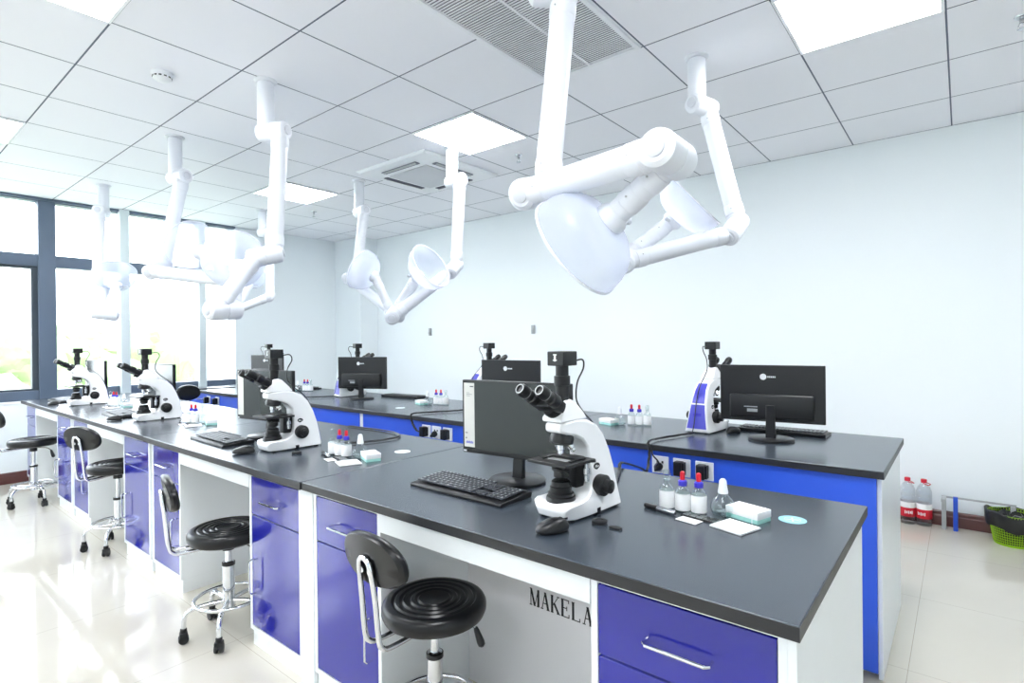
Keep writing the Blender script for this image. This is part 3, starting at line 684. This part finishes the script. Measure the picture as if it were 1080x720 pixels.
def mouse(label, loc, rz):
    t = thing('computer_mouse', label, 'computer mouse', loc, rz, 'black computer mice')
    m = MB(); n = 20; rings = []
    for (s_, z) in [(.96,.002),(1.0,.008),(.97,.018),(.84,.029),(.58,.036),(.25,.039)]:
        ring = []
        for k in range(n):
            a = 2*PI*k/n; x = .031*math.cos(a)*(1-.10*math.sin(a)); y = .054*math.sin(a)
            x = math.copysign(abs(x)**.9*(.031**.1), x)
            ring.append((x*s_, y*s_, z*(1-.22*max(0,-math.sin(a))*(z/.039))))
        rings.append(ring)
    vs = [v for r_ in rings for v in r_]; N = len(rings)
    fs = [list(range(n))[::-1], [(N-1)*n+i for i in range(n)]]
    for i in range(N-1): fs += [[i*n+k, i*n+(k+1)%n, (i+1)*n+(k+1)%n, (i+1)*n+k] for k in range(n)]
    m.add(vs, fs).obj('shell', BLACK, t, subd=1)
    MB().cyl((-.004,.026,.031),(.004,.026,.031),.0075,n=16).obj('scroll_wheel', GREYK, t)
    MB().b2(-.0008,.0008,.012,.050,.028,.0335).obj('button_split', INK, t)
    return t
k0 = keyboard('nearest black keyboard in front of the big monitor', (-1.375,1.43,ZT1), math.radians(-1))
for x,y,z,r,lb in [(-3.16,1.335,ZT1,-2,'second keyboard, left of the second mouse on the front bench'),(-4.92,1.36,ZT1,-3,'third keyboard, pale with reflected window light, left of the third mouse'),(-6.62,1.36,ZT1,-2,'farthest front bench keyboard, almost white with window light'),
                   (-.775,3.30,ZT2,180,'black keyboard behind the right monitor on the rear bench'),(-4.05,3.36,ZT2,186,'black keyboard on the rear bench beside the left dark monitor'),(-5.78,3.34,ZT2,182,'far black keyboard on the rear bench, left of the red capped bottles')]:
    dup(k0, lb, (x,y,z), math.radians(r))
u0 = mouse('nearest black mouse, in front of the nearest microscope', (-.895,1.268,ZT1), math.radians(-24))
for x,y,z,r,lb in [(-2.715,1.25,ZT1,-40,'black mouse in front of the second microscope'),(-4.63,1.235,ZT1,-50,'black mouse in front of the third microscope'),(-6.28,1.22,ZT1,-60,'tiny black mouse in front of the farthest microscope'),
                   (-.985,3.13,ZT2,170,'black mouse between the rear microscope and the right monitor')]:
    dup(u0, lb, (x,y,z), math.radians(r))

# ------------------------------------------------------------------ reagent kits
WHERE = ['on the nearest front bench section','right of the second microscope','right of the third microscope','right of the farthest front microscope',
         'on the rear bench, right end','at the middle of the rear bench','at the far end of the rear bench']
def local(px, py, ox, oy, rz):
    c, s_ = math.cos(rz), math.sin(rz); return (ox + c*px - s_*py, oy + s_*px + c*py)
PROT = {}
def place(key, make, label, px, py, z, ox, oy, rz, r=0):
    x, y = local(px, py, ox, oy, rz)
    if key not in PROT:
        o = make(label); o.location = (x,y,z); o.rotation_euler = (0,0,rz+r); PROT[key] = o
    else: o = dup(PROT[key], label, (x,y,z), rz+r)
    return o
def mk_stopper(lb):
    t = thing('reagent_bottle', lb, 'bottle', group='clear stoppered reagent bottles')
    MB().lathe([(.022,0),(.023,.003),(.023,.062),(.018,.074),(.009,.084),(.009,.094),(.012,.096)], n=24, close=True).obj('glass_body', GLASS, t)
    MB().lathe([(.0234,.010),(.0236,.011),(.0236,.062),(.0234,.063)], n=24, close=False).obj('label_wrap', PAPER, t)
    MB().lathe([(.008,.092),(.008,.100),(.011,.104),(.013,.114),(.010,.124),(.0001,.126)], n=20).obj('glass_stopper', GLASS, t)
    return t
def mk_dropper(lb):
    t = thing('dropper_bottle', lb, 'bottle', group='red capped dropper bottles')
    MB().lathe([(.022,0),(.023,.003),(.023,.058),(.018,.070),(.010,.080),(.010,.086)], n=24).obj('glass_body', GLASS, t)
    MB().lathe([(.0234,.008),(.0236,.009),(.0236,.058),(.0234,.059)], n=24, close=False).obj('label_wrap', PAPER, t)
    MB().lathe([(.013,.082),(.0135,.084),(.0135,.096),(.009,.100)], n=20).obj('collar', BLUEC, t)
    MB().lathe([(.0075,.098),(.0075,.118),(.0065,.124),(.0001,.127)], n=16).obj('rubber_bulb', RED, t)
    return t
def mk_flask(lb):
    t = thing('round_flask', lb, 'flask', group='round flasks with white rubber bulbs')
    MB().lathe([(.020,0),(.034,.006),(.038,.022),(.036,.034),(.028,.048),(.016,.060),(.012,.070)], n=28).obj('glass_body', GLASS, t)
    MB().lathe([(.030,.003),(.034,.010),(.0345,.018),(.0001,.0185)], n=24).obj('clear_liquid', GLASS, t)
    MB().lathe([(.0145,.066),(.0155,.070),(.0135,.080),(.0115,.092),(.0105,.104),(.006,.110),(.0001,.111)], n=20).obj('rubber_bulb', SOCK, t)
    return t
def mk_box(lb):
    t = thing('slide_box', lb, 'box', group='white and mint slide boxes')
    MB().b2(-.052,.052,-.033,.033,0,.012,.001).obj('mint_base', MINT, t)
    MB().b2(-.053,.053,-.034,.034,.0122,.034,.0015).obj('white_lid', PAPER, t)
    MB().b2(.0332,.0352,-.0345,.0345,.0,.0346).obj('band', PAPER, t)
    return t
def mk_sleeve(lb):
    t = thing('paper_sleeve', lb, 'paper', group='white paper sleeves')
    MB().b2(-.05,.05,-.048,.048,0.001,.006,.0008).obj('lens_paper_pack', PAPER, t)
    MB().b2(-.048,.052,-.050,.046,0,.001).obj('dark_backing', BLACKM, t)
    m = MB()
    for k in range(3): m.b2(-.030,.030-.008*k,.022-.007*k,.025-.007*k,.006,.0063)
    m.obj('print', GREYM, t); return t
def mk_card(lb):
    t = thing('small_card', lb, 'card', group='small white cards')
    MB().b2(-.034,.034,-.020,.020,.0012,.003,.0004).obj('card_face', PAPER, t); MB().b2(-.035,.033,-.022,.019,0,.0012).obj('dark_backing', BLACKM, t); return t
def mk_marker(lb):
    t = thing('marker_pen', lb, 'pen', group='black and silver marker pens')
    MB().lathe([(.007,0),(.008,.003),(.008,.045),(.0085,.047)], (-.055,0,.0085), (1,0,0), 14).obj('cap', BLACK, t)
    MB().lathe([(.0078,0),(.0078,.062),(.006,.066)], (-.0078,0,.0085), (1,0,0), 14).obj('barrel', STEEL, t); return t
def mk_slides(lb):
    t = thing('slide_rack', lb, 'slide rack', group='racks of glass slides')
    m = MB()
    for k in range(5): m.b2(-.055+.022*k,-.036+.022*k,-.018,.018,.0045,.0056)
    MB().b2(-.06,.06,-.021,.021,0,.0044,.001).obj('rack', BLACKM, t); m.obj('slides', GLASS, t); return t
def kit(i, ox, oy, z, rz, bench2=False):
    w = WHERE[i]
    P_ = lambda k, mk, lb, x, y, r=0: place(k, mk, lb, x, y, z, ox, oy, rz, r)
    P_('st', mk_stopper, 'clear stoppered reagent bottle ' + w, -.045, -.008)
    P_('dr', mk_dropper, 'red capped dropper bottle by the stoppered one, ' + w, .003, 0)
    P_('dr', mk_dropper, 'red capped dropper bottle beside the flask, ' + w, .051, .008)
    P_('fl', mk_flask, 'round glass flask with white bulb ' + w, .112, .045)
    P_('bx', mk_box, 'white and mint slide box ' + w, .182, .055, -.30)
    if bench2:
        return
    P_('sl', mk_sleeve, 'white paper pack with a black underside ' + w, .178, -.055, -.30)
    P_('cd', mk_card, 'small white card with a dark edge ' + w, .052, -.075, -.2)
    P_('mk', mk_marker, 'black and silver marker pen ' + w, -.055, -.042, -.22)
    P_('sr', mk_slides, 'dark rack of glass slides ' + w, .075, -.030, -.18)
kit(0, -.682, 1.665, ZT1, 0)
kit(1, -2.285, 1.50, ZT1, -.08)
kit(2, -4.06, 1.52, ZT1, 0)
kit(3, -5.72, 1.52, ZT1, 0)
kit(4, -1.515, 3.07, ZT2, PI, True)
kit(5, -3.30, 3.12, ZT2, PI, True)
kit(6, -5.42, 3.18, ZT2, PI, True)
# round stickers
for (x,y,z,m_,lb) in [(-.393,1.785,ZT1,STICK,'pale blue round sticker near the right end of the front bench'),(-2.123,1.745,ZT1,STICKW,'white round sticker on the second worktop section of the front bench'),(-3.428,2.80,ZT2,STICKW,'white round sticker on the rear bench')]:
    o = MB().lathe([(.0001,0),(.038,0),(.038,.0008),(.0001,.0008)], n=40).obj('round_sticker', m_, smooth=False)
    tag(o, lb, 'sticker', 'round bench stickers', (x,y,z))
    if m_ is STICK:
        q = MB()
        for k in range(4):
            a = k*PI/2+.3; q.box((.010*math.cos(a),.010*math.sin(a),.0010), (.014,.005,.0004), Matrix.Rotation(a,3,'Z'))
        q.lathe([(.021,.0009),(.0225,.0009),(.0225,.0011),(.021,.0011)], n=32, close=False).obj('emblem', STICKW, o, smooth=False)
# lens cap and rubber plug by the nearest microscope
tag(MB().lathe([(.022,0),(.023,.001),(.023,.009),(.021,.010),(.012,.0105),(.011,.009),(.0001,.009)], n=32).obj('lens_cap', BLACKM), 'round black lens cap right of the nearest microscope foot', 'lens cap', None, (-.828,1.412,ZT1))
tag(MB().prism([(-.018,-.006),(-.004,-.013),(.018,-.010),(.020,.004),(.002,.010),(-.016,.006)], .003, ax='z', off=.003).obj('rubber_plug', BLACKM, bev=.001), 'small flat black rubber piece beside the lens cap', 'rubber piece', None, (-.768,1.398,ZT1))
tag(MB().lathe([(.022,0),(.023,.001),(.023,.009),(.021,.010),(.0001,.0095)], n=32).obj('lens_cap', BLACKM), 'black lens cap right of the second microscope foot', 'lens cap', None, (-2.50,1.405,ZT1))

# cable runs
def cable(pts, r, lb, name='power_cable'):
    return tag(MB().tube(spline(pts, 8), r, 8).obj(name, BLACK), lb, 'cable', 'black cables')
def braid(pts, r, lb):
    sp_ = spline(pts, 10); m = MB()
    for ph in (0, PI*2/3, PI*4/3):
        q = [p + V((math.cos(ph+i*.5)*r*.8, math.sin(ph+i*.5)*r*.8, math.sin(ph+i*.37)*r*.35+r*.35)) for i, p in enumerate(sp_)]
        m.tube(q, r*.62, 6)
    return tag(m.obj('cable_bundle', BLACK), lb, 'cable', 'black cables')
braid([(-1.14,2.955,ZT2+.008),(-1.17,2.85,ZT2+.008),(-1.22,2.68,ZT2+.008),(-1.215,2.555,ZT2+.010),(-1.20,2.535,.80),(-1.185,2.47,.72),(-1.16,2.35,.76),(-1.12,2.10,.834),(-1.08,2.0,ZT1+.008),(-1.0,1.82,ZT1+.008),(-.94,1.665,ZT1+.008)], .0055, 'thick twisted black cable bundle from the rear microscope down to the nearest microscope')
cable([(-1.20,2.56,.815),(-1.185,2.535,.79),(-1.15,2.525,.76),(-1.169,2.545,.735)], .004, 'thin black lead looping into the leftmost near socket')
braid([(-2.86,2.98,ZT2+.008),(-2.90,2.85,ZT2+.008),(-3.0,2.68,ZT2+.008),(-3.0,2.55,ZT2+.009),(-2.975,2.535,.79),(-2.93,2.53,.745),(-2.90,2.53,.735)], .006, 'black cable bundle hanging over the blue panel left of the big monitor')
braid([(-4.60,2.98,ZT2+.008),(-4.68,2.85,ZT2+.008),(-4.84,2.68,ZT2+.008),(-4.98,2.60,ZT2+.008)], .006, 'black cable bundle on the rear bench beside the purple backed microscope')
braid([(-2.55,1.62,ZT1+.007),(-2.44,1.80,ZT1+.007),(-2.44,1.98,ZT1+.007),(-2.62,2.06,ZT1+.007),(-3.0,2.04,ZT1+.007)], .005, 'black cable bundle curving behind the red bottles of the second section')
cable([(-1.18,1.70,ZT1+.004),(-1.16,1.74,ZT1+.004),(-1.12,1.76,ZT1+.004),(-1.0,1.74,ZT1+.004)], .0035, 'thin black monitor lead on the worktop behind the nearest microscope')
cable([(-2.90,1.53,ZT1+.004),(-2.87,1.45,ZT1+.004),(-2.83,1.40,ZT1+.004),(-2.78,1.41,ZT1+.004)], .004, 'thin black lead between the second keyboard and microscope')
cable([(-6.60,2.95,ZT2+.005),(-6.64,2.80,ZT2+.005),(-6.69,2.62,ZT2+.005),(-6.705,2.555,ZT2+.006),(-6.71,2.535,.82),(-6.70,2.53,.78),(-6.60,2.53,.745),(-6.47,2.54,.74)], .005, 'far black lead dropping over the blue panel by the window')

# ------------------------------------------------------------------ stools
def stool(label, loc, rz, sz=.49, leg0=.35):
    t = thing('lab_stool', label, 'stool', loc, rz, 'black and chrome lab stools')
    prof = [(.10,-.038),(.150,-.038),(.165,-.030),(.172,-.014),(.172,.004),(.166,.016),(.154,.022)]
    for r_ in (.132,.106,.080,.056):
        prof += [(r_+.009,.0225),(r_+.003,.0175),(r_-.001,.0175),(r_-.006,.0225)]
    prof += [(.034,.019),(.0001,.015)]
    MB().lathe(prof, (0,0,sz), n=48).obj('seat', VINYL, t)
    MB().b2(-.07,.07,-.07,.07,sz-.048,sz-.038,.002).lathe([(.026,0),(.026,.04)], (0,0,sz-.086)).obj('seat_plate', BLACKM, t)
    MB().lathe([(.014,.30),(.014,sz-.05)], n=20).obj('gas_piston', CHROME, t)
    MB().lathe([(.029,.12),(.026,.15),(.026,.318),(.028,.320),(.028,.330),(.018,.334)], n=24).obj('column', CHROME, t)
    MB().lathe([(.0285,.316),(.0285,.330),(.020,.333)], n=24).obj('column_collar', BLACK, t)
    lv = MB().tube(spline([(.02,.02,sz-.058),(.07,.07,sz-.062),(.10,.095,sz-.085)], 6), .004, 8).obj('lift_lever', CHROME, t)
    MB().lathe([(.006,0),(.009,.01),(.013,.05),(.012,.062),(.006,.068)], (.098,.093,sz-.08), (.25,.2,-.9), 14).obj('lever_grip', BLACK, lv)
    # back support: two tubes bent into a hoop
    hoop = [(.03,-.05,sz-.046),(.034,-.19,sz-.050),(.035,-.226,sz-.040),(.036,-.240,sz-.010),(.035,-.250,sz+.10),(.029,-.262,sz+.20),(.016,-.266,sz+.226),(0,-.267,sz+.232)]
    sp_ = spline(hoop, 6); full = sp_ + [V((-p.x,p.y,p.z)) for p in sp_[::-1]][1:]
    MB().tube(full, .0085, 10).obj('back_hoop', CHROME, t)
    # oval back pad, curved
    m = MB(); n = 36; L1 = []
    def ring(s_, dy):
        out = []
        for k in range(n):
            a = 2*PI*k/n; x = .152*math.copysign(abs(math.cos(a))**.92, math.cos(a))*s_; z = .084*math.copysign(abs(math.sin(a))**.92, math.sin(a))*s_
            z *= 1 - .12*(1 if z < 0 else 0)
            out.append((x, -.238+dy+ (x*x)*.55 - .012*(z/.08), sz+.215+z))
        return out
    rs = [ring(.05,-.018), ring(.6,-.018), ring(.93,-.016), ring(1.0,-.006), ring(1.0,.008), ring(.94,.018), ring(.6,.024), ring(.05,.025)]
    vs = [v for r_ in rs for v in r_]; fs = [list(range(n)), [7*n+i for i in range(n)]]
    for i in range(7): fs += [[i*n+k, i*n+(k+1)%n, (i+1)*n+(k+1)%n, (i+1)*n+k] for k in range(n)]
    m.add(vs, fs).obj('backrest', VINYL, t)
    for q in (-1,1): MB().lathe([(.008,0),(.008,.006)], (q*.018,-.256,sz+.19), (0,-1,0), 10).obj('back_bolt', STEEL, t)
    # five star base with foot ring
    MB().tube([(.145*math.cos(2*PI*k/48), .145*math.sin(2*PI*k/48), .165) for k in range(48)], .0085, 10, closed=True).obj('foot_ring', CHROME, t)
    for k in range(5):
        a = 2*PI*k/5+leg0-rz; c, s_ = math.cos(a), math.sin(a)
        pts = [(.02*c,.02*s_,.150),(.10*c,.10*s_,.150),(.155*c,.155*s_,.142),(.181*c,.181*s_,.115),(.185*c,.185*s_,.062)]
        lg = MB().tube(spline(pts, 5), .0105, 10).obj('leg', CHROME, t)
        ca = MB().lathe([(.012,.0),(.014,.004),(.014,.022),(.010,.026)], (.185*c,.185*s_,.044), n=14)
        ca.box((.185*c,.185*s_,.036), (.034,.036,.030), Matrix.Rotation(a,3,'Z'), .006)
        ca.lathe([(.019,0),(.021,.003),(.021,.011),(.019,.014)], V((.185*c,.185*s_,.0215))+V((-s_,c,0))*.004, (-s_,c,0), 18).lathe([(.019,0),(.021,.003),(.021,.011),(.019,.014)], V((.185*c,.185*s_,.0215))-V((-s_,c,0))*.004, (s_,-c,0), 18)
        ca.obj('caster', BLACKM, lg)
    return t
# local -Y is the backrest side; rz turns it
stool('nearest black stool with chrome back hoop, at the bottom centre', (-1.36,1.245,0), math.radians(-3), .49, PI-.628)
stool('second black stool, in front of the kneehole between blue cabinets', (-2.685,1.16,0), math.radians(-14), .475, .628)
stool('third black stool, its backrest facing the camera before a blue cabinet', (-4.405,1.19,0), math.radians(22), .545, .628)
stool('farthest front stool at the left edge, its backrest cut by the photo edge', (-6.17,1.06,0), math.radians(4), .535, .2)
stool('far stool between the benches with only its black backrest showing', (-5.92,2.375,0), math.radians(-62), .635, .3)

# ------------------------------------------------------------------ right side: bottles, rack, bin, wall brackets
def water_bottle(label, loc, rz):
    t = thing('water_bottle', label, 'bottle', loc, rz, 'red labelled water bottles')
    MB().lathe([(.040,0),(.047,.006),(.047,.03),(.044,.036),(.047,.042),(.047,.155),(.044,.160),(.047,.166),(.047,.20),(.044,.206),(.047,.212),(.046,.245),(.036,.275),(.020,.298),(.015,.305),(.015,.316)], n=28).obj('bottle_body', PET, t)
    MB().lathe([(.0475,.055),(.0478,.056),(.0478,.118),(.0475,.119)], n=28, close=False).obj('red_label', REDL, t)
    MB().lathe([(.0475,.1195),(.0478,.120),(.0478,.158),(.0475,.159)], n=28, close=False).obj('white_label', PAPER, t)
    m = MB()
    for k in range(5):
        a = -PI/2-.55+.22*k; m.box((.0481*math.cos(a),.0481*math.sin(a),.088), (.0008,.006,.022-.006*(k%2)), Matrix.Rotation(a,3,'Z'))
    m.obj('label_print', WINK, t)
    MB().lathe([(.018,.306),(.0185,.308),(.0185,.328),(.017,.331),(.0001,.331)], n=24).obj('cap', REDL, t)
    MB().tube([(.0,-.017,.302),(.02,-.03,.300),(.035,-.02,.296),(.035,.02,.296),(.02,.03,.300),(0,.017,.302)], .003, 6).obj('carry_loop', REDL, t)
    return t
w0 = water_bottle('clear water bottle with red label, left of the pair by the wall', (-.318,4.935,0), .3)
dup(w0, 'clear water bottle with red label, right of the pair by the wall', (-.222,4.94,0), -.2)
r = thing('floor_rack', 'low metal frame with one grey leg and one blue leg against the wall', 'rack', (-.03,4.93,0))
MB().b2(-.092,-.066,-.02,.01,0,.235,.003).obj('grey_leg', GREYM, r); MB().b2(-.028,-.002,-.02,.01,0,.235,.002).obj('blue_leg', BLUEM, r)
MB().b2(-.092,.30,-.006,.006,.222,.234,.002).b2(-.092,-.066,-.12,-.02,.215,.235,.002).obj('top_bar', GREYM, r)
MB().b2(.27,.296,-.02,.01,0,.222,.003).obj('rear_leg', GREYM, r)
bn = thing('waste_basket', 'lime green mesh waste basket lined with a black bag', 'bin', (.25,4.84,0))
m = MB(); n = 56; rows_ = 12
def br(z): return .098+.032*(z/.20)
for i in range(rows_+1):
    z = .012+.19*i/rows_; m.tube([(br(z)*math.cos(2*PI*k/n), br(z)*math.sin(2*PI*k/n), z) for k in range(n)], .0022, 5, closed=True)
for k in range(n):
    a = 2*PI*k/n; m.tube([(br(.01)*math.cos(a), br(.01)*math.sin(a), .01),(br(.2)*math.cos(a), br(.2)*math.sin(a), .2)], .0017, 4)
m.lathe([(.0001,0),(.098,0),(.100,.012),(.0001,.010)], n=40)
m.obj('mesh_basket', GREEN, bn)
m = MB(); n = 60; prof = [(.094,.014),(.112,.11),(.120,.17),(.137,.205),(.140,.212),(.146,.205),(.145,.18),(.143,.15),(.140,.115)]
vs = []
for i, (r_, z) in enumerate(prof):
    for k in range(n):
        a = 2*PI*k/n; w = 1+.016*math.sin(k*3.3+i)+.012*math.sin(k*7.1+i*2)
        vs.append((r_*w*math.cos(a), r_*w*math.sin(a), z+(.012*math.sin(a*2+1)+.008*math.sin(a*5)) *(1 if 3 <= i else 0)))
fs = [[i*n+k, i*n+(k+1)%n, (i+1)*n+(k+1)%n, (i+1)*n+k] for i in range(len(prof)-1) for k in range(n)] + [list(range(n))]
m.add(vs, fs).obj('bin_bag', BAG, bn)
rnd = random.Random(3); m = MB()
for k in range(5):
    bm = bmesh.new(); bmesh.ops.create_icosphere(bm, subdivisions=2, radius=.035)
    for v in bm.verts: v.co *= 1+rnd.uniform(-.3,.3)
    bm.verts.index_update(); a = k*1.3
    m.add([v.co+V((.05*math.cos(a),.05*math.sin(a),.15+.01*(k%3))) for v in bm.verts], [[v.index for v in f.verts] for f in bm.faces]); bm.free()
o = m.obj('crumpled_rubbish', BAG, bn)
for x, lb in ((-5.50,'small grey wall bracket left, above the rear bench'),(-3.78,'small grey wall bracket right, above the rear bench')):
    o = MB().b2(-.022,.022,-.02,0,-.05,.05,.004).b2(-.012,.012,-.034,-.02,-.03,.0,.003).obj('wall_bracket', GREYM)
    tag(o, lb, 'wall bracket', 'grey wall brackets', (x, BY, 1.478))

# ------------------------------------------------------------------ light, camera, view
W = bpy.data.worlds.new('daylight'); S.world = W; W.use_nodes = True
bg = W.node_tree.nodes['Background']; bg.inputs['Color'].default_value = (.93,.97,1,1); bg.inputs['Strength'].default_value = 5.0
pl = bpy.data.lights.new('window_portal', 'AREA'); pl.shape = 'RECTANGLE'; pl.size = 5.9; pl.size_y = 2.1; pl.cycles.is_portal = True
po = bpy.data.objects.new('window_portal', pl); COL.objects.link(po); po.location = (WX-.16,.33,1.82); po.rotation_euler = (0,-PI/2,0)

cam = bpy.data.cameras.new('camera'); co = bpy.data.objects.new('camera', cam); COL.objects.link(co)
cam.sensor_width = 36; cam.lens = 581.92/1080*36; cam.clip_start = .02
yaw, pitch, roll = math.radians(39.241), math.radians(-.1555), math.radians(-.5584)
cy, sy, cp, spp = math.cos(yaw), math.sin(yaw), math.cos(pitch), math.sin(pitch)
F = V((-sy*cp, cy*cp, spp)); R_ = V((cy,sy,0)); U = R_.cross(F)
Rr = R_*math.cos(roll)+U*math.sin(roll); Ur = U*math.cos(roll)-R_*math.sin(roll)
Mx = Matrix((Rr, Ur, -F)).transposed().to_4x4(); Mx.translation = V((0,0,1.36)); co.matrix_world = Mx
S.camera = co
S.view_settings.view_transform = 'Standard'; S.view_settings.look = 'None'; S.view_settings.gamma = 1; S.view_settings.exposure = 1.06
S.view_settings.use_curve_mapping = False
S.cycles.use_denoising = True; S.cycles.max_bounces = 12; S.cycles.transparent_max_bounces = 16; S.cycles.diffuse_bounces = 6
S.cycles.caustics_reflective = False; S.cycles.caustics_refractive = False; S.cycles.sample_clamp_indirect = 6
